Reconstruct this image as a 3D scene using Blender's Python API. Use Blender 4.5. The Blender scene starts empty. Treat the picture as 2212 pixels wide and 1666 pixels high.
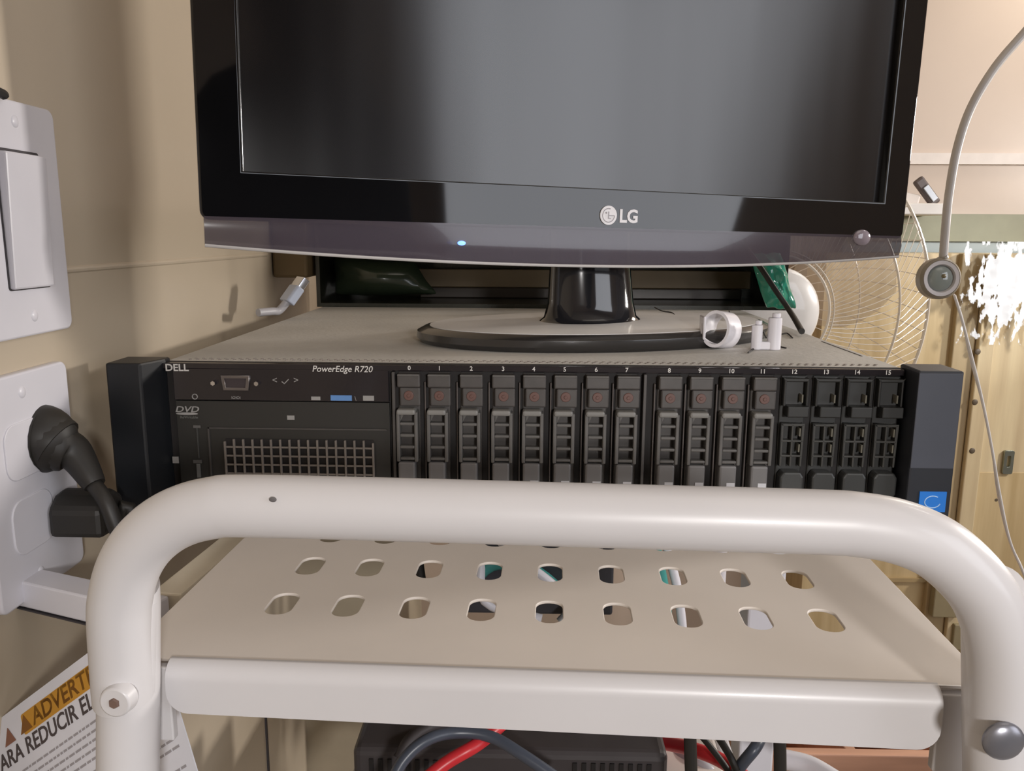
import bpy, bmesh, math, random
from mathutils import Vector, Matrix
random.seed(7)
S = bpy.context.scene
COL = S.collection
W_, H_ = 2212, 1666
# ------------------------------------------------------------------ camera
YAW, PITCH, ROLL, FOC = -0.0222, 0.1845, 0.006, 1752.0
CP = Vector((0.0, -0.4692, 0.0733))
FW = Vector((math.sin(YAW)*math.cos(PITCH), math.cos(YAW)*math.cos(PITCH), -math.sin(PITCH)))
RT0 = Vector((math.cos(YAW), -math.sin(YAW), 0)); UP0 = RT0.cross(FW)
RT = math.cos(ROLL)*RT0 + math.sin(ROLL)*UP0
UP = -math.sin(ROLL)*RT0 + math.cos(ROLL)*UP0
cd = bpy.data.cameras.new('camera'); cam = bpy.data.objects.new('camera', cd); COL.objects.link(cam)
cd.sensor_fit = 'HORIZONTAL'; cd.sensor_width = 36; cd.lens = FOC/W_*36; cd.clip_start = 0.01; cd.clip_end = 50
m = Matrix((RT, UP, -FW)).transposed().to_4x4(); m.translation = CP
cam.matrix_world = m
S.camera = cam
S.view_settings.view_transform = 'Standard'; S.view_settings.look = 'None'
S.view_settings.gamma = 1; S.view_settings.use_curve_mapping = False
S.view_settings.exposure = 0.0
# ------------------------------------------------------------------ world and lights
w = bpy.data.worlds.new('world'); S.world = w; w.use_nodes = True
bg = w.node_tree.nodes['Background']; bg.inputs[0].default_value = (1.0, .93, .84, 1); bg.inputs[1].default_value = 0.06

def area(name, loc, target, size, power, color, size_y=None):
    l = bpy.data.lights.new(name, 'AREA'); l.energy = power; l.color = color; l.size = size
    if size_y: l.shape = 'RECTANGLE'; l.size_y = size_y
    o = bpy.data.objects.new(name, l); COL.objects.link(o); o.location = loc
    o.rotation_euler = (Vector(target)-Vector(loc)).to_track_quat('-Z', 'Y').to_euler()
    return o
area('light_behind_monitor', (1.05, 1.0, .62), (-.2, .1, 0), .25, 2.0, (1, .92, .80))
area('light_right_side', (1.5, .50, .27), (-.25, -.05, 0), .13, 14.5, (1, .94, .88))
def spot(name, loc, target, power, color, deg, blend, rad):
    l = bpy.data.lights.new(name, 'SPOT'); l.energy = power; l.color = color; l.spot_size = math.radians(deg); l.spot_blend = blend; l.shadow_soft_size = rad
    o = bpy.data.objects.new(name, l); COL.objects.link(o); o.location = loc
    o.rotation_euler = (Vector(target)-Vector(loc)).to_track_quat('-Z', 'Y').to_euler(); return o
spot('light_added_front', (.30, -1.20, .20), (.06, -.2, -.135), 32, (1, .97, .95), 34, .55, .06)  # unseen spot added to brighten the ladder and server front
area('light_added_panel', (1.92, -1.15, .45), (.1, .05, .1), 1.5, 20, (.90, .93, 1), 1.2)  # large unseen panel added for the screen's glow and cool fill
area('light_ceiling', (.7, -.3, 1.35), (.6, .1, -.5), .9, 2, (1, .94, .86))
area('light_back_room', (1.5, .7, 1.2), (1.0, 1.2, 0), .3, 2.2, (1, .93, .88))

# ------------------------------------------------------------------ pixel rays (used to measure places from the photo)
def ray(px, py): return FW + RT*((px-1106)/FOC) - UP*((py-833)/FOC)
def atX(px, py, X): d = ray(px, py); return CP + d*((X-CP.x)/d.x)
def atY(px, py, Y): d = ray(px, py); return CP + d*((Y-CP.y)/d.y)
def atZ(px, py, Z): d = ray(px, py); return CP + d*((Z-CP.z)/d.z)

# ------------------------------------------------------------------ materials
MT = {}
def mat(name, col, rough=.5, metal=0, var=.06, scale=30, bump=0, bscale=200, coat=0, spec=.5, trans=0, emit=None, alpha=1, col2=None, dist=.001, stretch=None):
    if name in MT: return MT[name]
    m = bpy.data.materials.new(name); m.use_nodes = True; nt = m.node_tree; b = nt.nodes['Principled BSDF']
    tc = nt.nodes.new('ShaderNodeTexCoord'); mp = nt.nodes.new('ShaderNodeMapping'); nt.links.new(tc.outputs['Object'], mp.inputs[0])
    if stretch: mp.inputs['Scale'].default_value = stretch
    n = nt.nodes.new('ShaderNodeTexNoise'); n.inputs['Scale'].default_value = scale; n.inputs['Detail'].default_value = 5
    nt.links.new(mp.outputs[0], n.inputs['Vector'])
    cr = nt.nodes.new('ShaderNodeValToRGB')
    c2 = col2 or tuple(min(1, c*(1+var)) for c in col); c1 = col if col2 else tuple(c*(1-var) for c in col)
    cr.color_ramp.elements[0].color = (*c1, 1); cr.color_ramp.elements[1].color = (*c2, 1)
    cr.color_ramp.elements[0].position = .3; cr.color_ramp.elements[1].position = .7
    nt.links.new(n.outputs['Fac'], cr.inputs[0]); nt.links.new(cr.outputs[0], b.inputs['Base Color'])
    b.inputs['Roughness'].default_value = rough; b.inputs['Metallic'].default_value = metal
    b.inputs['Coat Weight'].default_value = coat; b.inputs['Specular IOR Level'].default_value = spec
    b.inputs['Transmission Weight'].default_value = trans; b.inputs['Alpha'].default_value = alpha
    if emit: b.inputs['Emission Color'].default_value = (*emit[:3], 1); b.inputs['Emission Strength'].default_value = emit[3]
    if bump:
        n2 = nt.nodes.new('ShaderNodeTexNoise'); n2.inputs['Scale'].default_value = bscale; nt.links.new(mp.outputs[0], n2.inputs['Vector'])
        bp = nt.nodes.new('ShaderNodeBump'); bp.inputs['Strength'].default_value = bump; bp.inputs['Distance'].default_value = dist
        nt.links.new(n2.outputs['Fac'], bp.inputs['Height']); nt.links.new(bp.outputs[0], b.inputs['Normal'])
    MT[name] = m; return m
M_wall = mat('wall_cream_paint', (.53, .45, .345), .32, var=.03, scale=6, bump=.15, bscale=60, coat=.15)
M_wall2 = mat('wall_peach_paint', (.54, .44, .36), .35, var=.04, scale=4, bump=.1, bscale=60)
M_band = mat('pale_trim_paint', (.70, .64, .60), .5)
M_olive = mat('olive_beam_paint', (.24, .24, .16), .5)
M_blue = mat('blue_grey_strip', (.33, .38, .38), .4)
M_ceil = mat('ceiling_paint', (.7, .64, .56), .8)
M_floor = mat('floor_concrete', (.30, .26, .21), .7, var=.2)
M_white = mat('ladder_cream_white_enamel', (.61, .59, .595), .36, var=.025, scale=14, coat=.2)
M_plate = mat('platform_dusty_enamel', (.66, .60, .545), .5, var=.05, scale=10, coat=.1)
M_wplast = mat('white_plastic', (.68, .67, .72), .35, var=.02)
M_line = mat('dark_gap', (.05, .045, .05), .6)
M_chrome = mat('bright_steel', (.75, .75, .78), .18, 1)
M_gmetal = mat('grey_steel', (.42, .43, .45), .38, .7)
M_gloss = mat('monitor_gloss_black', (.006, .006, .007), .04, spec=.5, coat=.2)
M_screen = mat('lcd_panel', (.013, .012, .013), .24, spec=.75, var=.1, scale=2)
nt = M_screen.node_tree; vn = nt.nodes.new('ShaderNodeTexNoise'); vn.inputs['Scale'].default_value = 14; tcs = nt.nodes.new('ShaderNodeTexCoord'); mps = nt.nodes.new('ShaderNodeMapping'); mps.inputs['Scale'].default_value = (1, 1, .12)
nt.links.new(tcs.outputs['Object'], mps.inputs[0]); nt.links.new(mps.outputs[0], vn.inputs['Vector']); mr = nt.nodes.new('ShaderNodeMapRange'); mr.inputs[1].default_value = .3; mr.inputs[2].default_value = .7; mr.inputs[3].default_value = .11; mr.inputs[4].default_value = .24
nt.links.new(vn.outputs['Fac'], mr.inputs[0]); nt.links.new(mr.outputs[0], nt.nodes['Principled BSDF'].inputs['Roughness'])
M_acryl = mat('smoked_violet_acrylic', (.085, .07, .085), .12, spec=.6, coat=.5)
M_rim = mat('frosted_rim', (.5, .48, .47), .25)
M_stand = mat('stand_gloss_black', (.012, .012, .014), .10, coat=.5)
M_base = mat('stand_base_dusty', (.72, .70, .68), .45, var=.1, scale=20, coat=.2)
M_basee = mat('stand_base_edge', (.022, .020, .019), .25, coat=.3)
M_dust = mat('dusty_server_top', (.52, .50, .465), .6, var=.16, scale=9, bump=.3, bscale=300)
M_srv = mat('server_black', (.018, .017, .018), .45, var=.2)
M_srvd = mat('server_recess', (.008, .006, .006), .7)
M_glossd = mat('server_panel_gloss', (.016, .013, .015), .2, coat=.2)
M_carr = mat('carrier_grey', (.058, .052, .049), .42, var=.12, scale=150)
M_carr2 = mat('carrier_handle_grey', (.098, .093, .088), .38, var=.1, scale=150)
M_red = mat('copper_button', (.11, .055, .045), .4)
M_blank = mat('blank_filler_black', (.020, .020, .019), .42)
M_ear = mat('ear_slate', (.020, .022, .028), .4)
M_earl = mat('ear_black', (.006, .007, .009), .4)
M_print = mat('print_silver', (.55, .53, .50), .4)
M_printd = mat('print_grey', (.26, .25, .24), .5)
M_logo = mat('logo_white', (.85, .83, .85), .4)
M_lblue = mat('label_blue', (.10, .22, .46), .35)
M_sblue = mat('sticker_blue', (.03, .19, .62), .3)
M_mesh = mat('mesh_grey', (.20, .175, .155), .4, .2)
M_rubber = mat('black_rubber', (.018, .016, .014), .5)
M_cap = mat('milky_plastic', (.72, .70, .74), .3, coat=.3)
M_thread = mat('black_thread', (.02, .016, .015), .7)
M_paper = mat('paper_white', (.72, .72, .78), .7)
M_amber = mat('amber_print', (.55, .27, .03), .6)
M_amberd = mat('amber_letter', (.22, .09, .015), .6)
M_ink = mat('ink_brown', (.07, .055, .055), .7)
M_inkl = mat('fine_print_grey', (.34, .32, .34), .7)
M_redc = mat('red_cable', (.66, .03, .04), .35)
M_bluec = mat('blue_black_cable', (.06, .07, .095), .35)
M_greyc = mat('grey_cable', (.38, .37, .39), .4)
M_teal = mat('teal_cable', (.05, .26, .24), .4)
M_dev = mat('device_black', (.05, .043, .045), .42)
M_boxd = mat('dark_case', (.018, .019, .013), .25, coat=.2)
M_tan = mat('tan_board', (.17, .125, .07), .5)
M_tanp = mat('beige_panel', (.40, .34, .25), .5)
M_salmon = mat('reddish_wood', (.55, .30, .20), .45, var=.12, scale=8, stretch=(1, 8, 8))
M_lens = mat('lens_glass', (.32, .36, .34), .1, coat=.6)
M_silhouette = mat('silhouette_black', (.008, .008, .009), .95, spec=.1)
M_curt = mat('curtain_grey', (.62, .60, .66), .9)

def wood(name, c1, c2, stretch):
    m = mat(name, c1, .42, col2=c2, scale=5, coat=.2, stretch=stretch, bump=.1, bscale=30); return m
M_wood = wood('pine_boards', (.50, .37, .19), (.66, .52, .30), (9, 9, .7))
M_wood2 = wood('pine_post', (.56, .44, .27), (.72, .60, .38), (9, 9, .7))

def clear(name, col, fac, rough=.1):
    m = bpy.data.materials.new(name); m.use_nodes = True; nt = m.node_tree; b = nt.nodes['Principled BSDF']; out = nt.nodes['Material Output']
    b.inputs['Base Color'].default_value = (*col, 1); b.inputs['Roughness'].default_value = rough; b.inputs['Coat Weight'].default_value = .5
    t = nt.nodes.new('ShaderNodeBsdfTransparent'); mx = nt.nodes.new('ShaderNodeMixShader'); mx.inputs[0].default_value = fac
    nt.links.new(t.outputs[0], mx.inputs[1]); nt.links.new(b.outputs[0], mx.inputs[2]); nt.links.new(mx.outputs[0], out.inputs[0]); return m
M_blade = clear('clear_blade', (.62, .5, .38), .28)
M_guard = clear('guard_wire', (.85, .78, .68), .75, .2)
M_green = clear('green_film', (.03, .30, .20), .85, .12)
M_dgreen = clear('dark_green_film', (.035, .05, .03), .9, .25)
# crinkled film: white patches painted in for its glare
M_film = clear('film_glare_white', (.93, .96, 1), .9, .12)
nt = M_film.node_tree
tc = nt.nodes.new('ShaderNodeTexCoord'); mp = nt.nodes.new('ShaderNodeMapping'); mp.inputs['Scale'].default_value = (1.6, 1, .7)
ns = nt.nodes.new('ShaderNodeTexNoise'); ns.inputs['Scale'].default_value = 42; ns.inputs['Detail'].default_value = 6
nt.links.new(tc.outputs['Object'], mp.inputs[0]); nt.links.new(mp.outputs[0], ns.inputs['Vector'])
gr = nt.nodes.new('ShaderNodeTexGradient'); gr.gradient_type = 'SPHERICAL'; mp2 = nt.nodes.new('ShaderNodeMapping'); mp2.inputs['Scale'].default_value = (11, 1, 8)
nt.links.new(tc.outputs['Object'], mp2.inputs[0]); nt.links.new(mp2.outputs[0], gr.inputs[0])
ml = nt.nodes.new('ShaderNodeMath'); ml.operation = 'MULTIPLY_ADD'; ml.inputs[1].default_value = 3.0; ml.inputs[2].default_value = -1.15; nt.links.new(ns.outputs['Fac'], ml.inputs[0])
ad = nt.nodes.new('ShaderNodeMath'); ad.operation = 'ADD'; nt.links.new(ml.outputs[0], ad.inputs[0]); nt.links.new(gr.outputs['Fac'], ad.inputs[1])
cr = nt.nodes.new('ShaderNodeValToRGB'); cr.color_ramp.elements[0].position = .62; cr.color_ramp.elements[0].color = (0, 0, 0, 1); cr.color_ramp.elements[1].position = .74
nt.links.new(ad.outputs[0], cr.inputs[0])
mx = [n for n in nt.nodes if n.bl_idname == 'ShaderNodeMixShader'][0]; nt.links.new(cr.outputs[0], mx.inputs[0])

# ------------------------------------------------------------------ builders
class MB:
    def __init__(s): s.bm = bmesh.new()
    def box(s, c, d, rz=0, mx=None):
        M = mx if mx else Matrix.Translation(Vector(c)) @ Matrix.Rotation(rz, 4, 'Z') @ Matrix.Diagonal((*d, 1))
        bmesh.ops.create_cube(s.bm, size=1, matrix=M); return s
    def b2(s, x0, x1, y0, y1, z0, z1): return s.box(((x0+x1)/2, (y0+y1)/2, (z0+z1)/2), (abs(x1-x0), abs(y1-y0), abs(z1-z0)))
    def cyl(s, p0, p1, r, r2=None, seg=24):
        p0, p1 = Vector(p0), Vector(p1); d = p1-p0
        M = Matrix.Translation((p0+p1)/2) @ d.to_track_quat('Z', 'Y').to_matrix().to_4x4()
        bmesh.ops.create_cone(s.bm, cap_ends=True, segments=seg, radius1=r, radius2=r if r2 is None else r2, depth=d.length, matrix=M); return s
    def sph(s, c, r, sc=(1, 1, 1), seg=20):
        bmesh.ops.create_uvsphere(s.bm, u_segments=seg, v_segments=seg//2+2, radius=r, matrix=Matrix.Translation(Vector(c)) @ Matrix.Diagonal((*sc, 1))); return s
    def tube(s, pts, r, seg=12, closed=False, smooth=6, cap=True):
        P = [Vector(p) for p in pts]
        if smooth and len(P) > 2: P = catmull(P, smooth, closed)
        n = len(P); rings = []; prev = None
        for i in range(n):
            if closed: t = P[(i+1) % n]-P[i-1]
            else: t = P[min(i+1, n-1)]-P[max(i-1, 0)]
            t.normalize()
            if prev is None:
                a = Vector((0, 0, 1)) if abs(t.z) < .9 else Vector((1, 0, 0)); nn = t.cross(a).normalized()
            else: nn = (prev-t*prev.dot(t)).normalized()
            prev = nn; bb = t.cross(nn)
            rr = r[0]+(r[1]-r[0])*i/(n-1) if isinstance(r, tuple) else r
            rings.append([s.bm.verts.new(P[i]+rr*(math.cos(2*math.pi*k/seg)*nn+math.sin(2*math.pi*k/seg)*bb)) for k in range(seg)])
        for i in range(n if closed else n-1):
            A, B = rings[i], rings[(i+1) % n]
            for k in range(seg): s.bm.faces.new((A[k], A[(k+1) % seg], B[(k+1) % seg], B[k]))
        if cap and not closed: s.bm.faces.new(rings[0][::-1]); s.bm.faces.new(rings[-1])
        return s
    def lathe(s, prof, mx=Matrix(), seg=48, closed=False):
        rings = []
        for r, z in prof: rings.append([s.bm.verts.new(mx @ Vector((r*math.cos(2*math.pi*k/seg), r*math.sin(2*math.pi*k/seg), z))) for k in range(seg)])
        for i in range(len(rings)-1 + (1 if closed else 0)):
            A, B = rings[i], rings[(i+1) % len(rings)]
            for k in range(seg): s.bm.faces.new((A[k], A[(k+1) % seg], B[(k+1) % seg], B[k]))
        if not closed:
            for R, f in ((rings[0], -1), (rings[-1], 1)):
                s.bm.faces.new(R[::f])
        return s
    def prism(s, poly, mx, h):
        a = [s.bm.verts.new(mx @ Vector((x, y, 0))) for x, y in poly]; b = [s.bm.verts.new(mx @ Vector((x, y, h))) for x, y in poly]
        s.bm.faces.new(a[::-1]); s.bm.faces.new(b); n = len(poly)
        for i in range(n): s.bm.faces.new((a[i], a[(i+1) % n], b[(i+1) % n], b[i]))
        return s
    def build(s, name, m, parent=None, bev=0, smooth=False, segs=2, **kw):
        bmesh.ops.remove_doubles(s.bm, verts=s.bm.verts, dist=1e-7)
        bmesh.ops.recalc_face_normals(s.bm, faces=s.bm.faces)
        me = bpy.data.meshes.new(name); s.bm.to_mesh(me); s.bm.free(); me.materials.append(m)
        o = bpy.data.objects.new(name, me); COL.objects.link(o)
        if parent: o.parent = parent
        if smooth:
            for p in me.polygons: p.use_smooth = True
            try: me.set_sharp_from_angle(angle=math.radians(40))
            except Exception: pass
        if bev:
            b = o.modifiers.new('bevel', 'BEVEL'); b.width = bev; b.segments = segs; b.limit_method = 'ANGLE'; b.angle_limit = .6
        tag(o, **kw); return o
def catmull(P, n, closed=False):
    out = []; L = len(P); rng = range(L if closed else L-1)
    for i in rng:
        if closed: a, b, c, d = P[i-1], P[i], P[(i+1) % L], P[(i+2) % L]
        else: a, b, c, d = P[max(i-1, 0)], P[i], P[i+1], P[min(i+2, L-1)]
        for k in range(n):
            t = k/n; out.append(.5*((2*b)+(c-a)*t+(2*a-5*b+4*c-d)*t*t+(3*b-a-3*c+d)*t**3))
    if not closed: out.append(P[-1])
    return out
def rrect(w, h, r, n=6, cx=0, cy=0):
    o = []
    for sx, sy, a0 in ((1, 1, 0), (-1, 1, 90), (-1, -1, 180), (1, -1, 270)):
        for k in range(n+1):
            a = math.radians(a0+90*k/n); o.append((cx+sx*(w/2-r)+r*math.cos(a), cy+sy*(h/2-r)+r*math.sin(a)))
    return o
def tag(o, label=None, cat=None, group=None, kind=None):
    if label: o['label'] = label
    if cat: o['category'] = cat
    if group: o['group'] = group
    if kind: o['kind'] = kind
def thing(name, loc=(0, 0, 0), rz=0, **kw):
    o = bpy.data.objects.new(name, None); COL.objects.link(o); o.location = loc; o.rotation_euler = (0, 0, rz); o.empty_display_size = .02
    tag(o, **kw); return o
def sheet(polys, depth, mx, bev=0):
    """flat plate with holes: polys in xy, thickness along z; returns a mesh"""
    cu = bpy.data.curves.new('t', 'CURVE'); cu.dimensions = '2D'; cu.fill_mode = 'BOTH'; cu.extrude = depth/2; cu.bevel_depth = bev; cu.bevel_resolution = 2
    for pl in polys:
        sp = cu.splines.new('POLY'); sp.points.add(len(pl)-1); sp.use_cyclic_u = True
        for i, (x, y) in enumerate(pl): sp.points[i].co = (x, y, 0, 1)
    o = bpy.data.objects.new('t', cu); COL.objects.link(o)
    bpy.context.view_layer.update()
    me = bpy.data.meshes.new_from_object(o.evaluated_get(bpy.context.evaluated_depsgraph_get()))
    bpy.data.objects.remove(o); bpy.data.curves.remove(cu); me.transform(mx); return me
def mesh_obj(name, me, m, parent=None, smooth=False, **kw):
    me.name = name; me.materials.clear(); me.materials.append(m)
    o = bpy.data.objects.new(name, me); COL.objects.link(o)
    if parent: o.parent = parent
    if smooth:
        for p in me.polygons: p.use_smooth = True
        try: me.set_sharp_from_angle(angle=math.radians(35))
        except Exception: pass
    tag(o, **kw); return o
def text_mesh(s, size, mx, depth=.0001, align='LEFT', shear=0, sx=1, bold=0):
    cu = bpy.data.curves.new('t', 'FONT'); cu.body = s; cu.size = size; cu.extrude = depth; cu.align_x = align; cu.shear = shear; cu.offset = bold
    cu.resolution_u = 3
    o = bpy.data.objects.new('t', cu); COL.objects.link(o); bpy.context.view_layer.update()
    me = bpy.data.meshes.new_from_object(o.evaluated_get(bpy.context.evaluated_depsgraph_get()))
    bpy.data.objects.remove(o); bpy.data.curves.remove(cu); me.transform(mx @ Matrix.Diagonal((sx, 1, 1, 1))); return me
RX = Matrix.Rotation(math.pi/2, 4, 'X')      # text plane -> faces -Y
def T(x, y, z): return Matrix.Translation((x, y, z))
PARTX = Vector

# ------------------------------------------------------------------ room
WX = -.262
def struct(name, mb, m, parent=None, bev=0): return mb.build(name, m, parent, bev=bev, kind='structure')
FZ = -.95; BY = 1.15
struct('floor', MB().b2(-.4, 2.3, -2.3, 1.3, FZ-.1, FZ), M_floor)
struct('ceiling', MB().b2(-.4, 2.3, -2.3, 1.3, 1.5, 1.6), M_ceil)
struct('wall_left', MB().b2(WX-.12, WX, -2.2, 1.2, FZ, 1.5), M_wall)
struct('wall_right', MB().b2(2.1, 2.2, -2.2, 1.2, FZ, 1.5), M_wall2)
struct('wall_front', MB().b2(-.4, 2.2, -2.3, -2.2, FZ, 1.5), M_wall2)
zb0 = atY(2000, 463, BY).z; zb1 = atY(2000, 521, BY).z; zb2 = atY(2000, 546, BY).z
struct('wall_back', MB().b2(WX, 2.1, BY, BY+.1, FZ, 1.5), M_wall2)
zt0 = atY(2100, 332, BY).z; zt1 = atY(2100, 356, BY).z
struct('trim_1', MB().b2(WX, 2.1, BY-.012, BY-.0005, zt1, zt0), M_band)
struct('trim_2', MB().b2(.6, 2.1, BY-.03, BY-.0005, zb1, zb0), M_olive)
struct('trim_3', MB().b2(.6, 2.1, BY-.02, BY-.0005, zb2, zb1-.0005), M_blue)

struct('trim_5', MB().tube([(WX-.0012, -.30, .052), (WX-.0012, .10, .052), (WX-.0012, .34, .052)], .0024, 12, smooth=0), M_wall)
# ------------------------------------------------------------------ step ladder
LA = -.032
Lc = Vector((.0065, -.197, -.0868))
ladder = thing('step_ladder', (Lc.x, Lc.y, FZ), LA, label='white metal step ladder with perforated platform and tubular handle hoop before the server', cat='ladder')
LM = Matrix.Translation((Lc.x, Lc.y, FZ)) @ Matrix.Rotation(LA, 4, 'Z'); LI = LM.inverted()
zp = Lc.z-FZ                                   # platform top in ladder space
TH = .0014; D = .27; PW = .324
holes = []
for j in range(6):
    for i in range(9):
        u = -.1165+i*.0293; v = .0545+j*.0414
        holes.append(rrect(.0124, .0215, .0058, 6, u+.0005, v))
br = .006
me = sheet([[(-PW/2, br), (PW/2, br), (PW/2, D), (-PW/2, D)]]+holes, TH-.0008, T(0, 0, zp-TH/2), .0004)
mesh_obj('platform', me, M_plate, ladder)
zl = (LI @ atY(1100, 1580, Lc.y-.001)).z       # lower edge of the lip
LWd = .285
mb = MB()
prof = [(br, zp)]+[(br-br*math.sin(a), zp-br+br*math.cos(a)) for a in [math.radians(15*k) for k in range(1, 7)]]
bmv = []
for (y, z) in prof: bmv.append((mb.bm.verts.new((-LWd/2, y, z)), mb.bm.verts.new((LWd/2, y, z))))
for a, b in zip(bmv, bmv[1:]): mb.bm.faces.new((a[0], a[1], b[1], b[0]))
poly = [(LWd/2, 0), (LWd/2, zl-(zp-br)+.008)]
for k in range(1, 7): a = math.radians(15*k); poly.append((LWd/2-.008+.008*math.cos(a), zl-(zp-br)+.008-.008*math.sin(a)))
poly += [(-x, z) for x, z in poly[::-1]]
vs = [mb.bm.verts.new((x, 0, zp-br+z-(.012*x if z < -.001 else 0))) for x, z in poly]; mb.bm.faces.new(vs)
o = mb.build('front_lip', M_white, ladder, smooth=True)
sm = o.modifiers.new('solid', 'SOLIDIFY'); sm.thickness = TH; sm.offset = 0; o.modifiers.new('wn', 'WEIGHTED_NORMAL').keep_sharp = True
for s in (-1, 1):
    MB().b2(s*PW/2-.0012*(s > 0), s*PW/2+.0012*(s < 0), .008, D, zp-.028, zp-.0008).build('side_flange', M_white, ladder, bev=.0005)
MB().b2(-PW/2, PW/2, D-.0012, D, zp-.028, zp-.0008).build('rear_flange', M_white, ladder, bev=.0005)
# hoop: centre line read at the plane just in front of the lip
HY = Lc.y-.0125
def hp(px, py, yl=-.0128):
    o_ = LI @ CP; d_ = LI.to_3x3() @ ray(px, py); return o_ + d_*((yl-o_.y)/d_.y)
R_t = .0107
pts = [(305, 2300), (277, 1666), (268, 1500), (259, 1350), (262, 1285), (283, 1215), (325, 1158), (385, 1118), (455, 1098), (540, 1093), (900, 1102), (1300, 1114), (1750, 1127), (1860, 1134), (1945, 1150), (2020, 1182), (2085, 1235), (2130, 1295), (2155, 1365), (2165, 1440), (2162, 1560), (2155, 1700), (2120, 2350)]
P = []
for a in pts:
    q = hp(*a); q.y = -.0128; P.append(q)
P[0] = P[1]+(P[1]-P[2])*1.2; P[-1] = P[-2]+(P[-2]-P[-3])*1.2
for e, k in ((0, 1), (-1, -2)):                       # legs run on to the floor
    d = (P[e]-P[k]).normalized(); P[e] = P[k]+d*((0.02-P[k].z)/d.z); P[e].y = -.10
f = MB().tube(P, R_t, 28, smooth=8).build('handle_hoop', M_white, ladder, smooth=True)
for s, (bx, by) in ((-1, (254, 1512)), (1, (2167, 1601))):
    c = hp(bx, by, -.0128-R_t)
    if s < 0:
        bl = MB().cyl(c+Vector((0, .003, 0)), c+Vector((0, -.0022, 0)), .0062, .0054, 28).build('bolt', M_white, ladder, bev=.0006, smooth=True)
        MB().cyl(c+Vector((0, -.0021, 0)), c+Vector((0, -.0030, 0)), .0021, .0016, 6).build('hex_socket', mat('socket_brown', (.16, .10, .08), .5), bl, label='brown hex socket')
    else:
        bl = MB().sph(c, .0068, (1, .38, 1), 24).build('bolt', mat('bolt_grey_steel', (.25, .25, .28), .3, .6), ladder, smooth=True, label='round grey steel bolt head')
for s in (-1, 1):
    MB().b2(s*.1432, s*.1560, .004, .008, zp-.034, zp-.003).build('leg_bracket', M_white, ladder, bev=.0006)
# far legs and lower step
SZ = -.345
for s in (-1, 1):
    MB().b2(s*.148-.006, s*.148+.006, -.05, .50, SZ-.024-FZ, SZ-.002-FZ).build('side_rail', M_white, ladder, bev=.002)
MB().b2(-.142, .142, .285, .52, SZ-.02-FZ, SZ-FZ).build('lower_step', M_plate, ladder, bev=.003)
dot = hp(589, 1080, -.0128-R_t)
MB().sph((dot.x, -.0128-R_t*.985, dot.z), .0011, (1.2, .3, .8), 10).build('paint_chip', mat('chip', (.12, .11, .11), .7), ladder, label='small dark paint chip')

# ------------------------------------------------------------------ rack server
srv = thing('rack_server', (0, 0, -.0868), label='long flat black rack server with dusty top and numbered drive slots under the monitor', cat='server')
def A(z): return z+.0868
CW = .217; SD = .48; ZT = -.0022
ch = MB().b2(-CW, CW, .004, SD, A(-.0868)+.0002, A(ZT)).build('chassis', M_dust, srv, bev=.0008)
ms = MB()
for i in range(92):
    x = -.205+i*.0045
    for j, yy in enumerate((.0105, .0145)): ms.box((x+(.002 if j else 0), yy, A(ZT)+.0001), (.0017, .0015, .0004), .5)
ms.build('perforated_strip', mat('perforation_dark', (.20, .17, .15), .7), srv)
ms = MB(); p0 = atZ(1775, 738, ZT); p1 = atZ(1862, 770, ZT)
dd = (p1-p0); ms.box(((p0.x+p1.x)/2, (p0.y+p1.y)/2, A(ZT)+.0001), (dd.length, .0008, .0003), math.atan2(dd.y, dd.x)); ms.build('lid_seam', M_line, srv)
def g(px, py, Y=0): p = atY(px, py, Y); return p.x, A(p.z)
# face plate behind everything
MB().b2(-CW+.001, CW-.001, 0, .0045, A(-.0863), A(-.0865+.0868-.0024)).build('face_plate', M_srvd, srv)
MB().b2(-CW+.001, CW-.001, -.0035, .003, A(-.0058), A(ZT)).build('top_bezel', M_glossd, srv, bev=.0006)
MB().b2(-CW+.001, CW-.001, -.0030, .003, A(-.0866), A(-.0835)).build('bottom_bezel', M_srv, srv, bev=.0006)
# ears
x0, _ = g(228, 800, -.02); x1, _ = g(318, 800, -.02)
def ear(sx, w0, w1, m, lab):
    # outer flat face and slanted cheek down to the face
    xs = .2412*sx; a = (.2412-w0)*sx; b = (.2412-w1)*sx
    prof = [(xs, -.020), (a, -.020), (b, -.001), (b, .006), (xs, .006)]
    mb = MB(); mb.prism([(x, y) for x, y in prof], T(0, 0, A(-.0868)), .0868); return mb.build('rack_ear', m, srv, bev=.0012, label=lab)
el = ear(-1, .020, .0262, M_earl, 'black left mounting ear')
er = ear(1, .0252, .0242, M_ear, 'slate right mounting ear')
MB().b2(.2412-.0250, .2412-.0008, -.0206, -.0196, A(-.056), A(-.0012)).build('ear_cover', mat('ear_cover_slate', (.065, .070, .088), .4), er, bev=.0004)
x0, z0 = g(1987, 1062, -.0206); x1, z1 = g(2042, 1092, -.0206)
st = MB().b2(x0, x1, -.0209, -.0200, z1-.004, z0).build('processor_sticker', M_sblue, er, label='blue processor sticker')
tp = MB(); 
tp.tube([((x0+x1)/2+.0045*math.cos(t), -.0210, z0-.006+.0035*math.sin(t)) for t in [k*math.pi*2/20 for k in range(3, 20)]], .0003, 6, smooth=2)
tp.build('sticker_ring', mat('sticker_light', (.4, .6, .85), .4), er)
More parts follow.
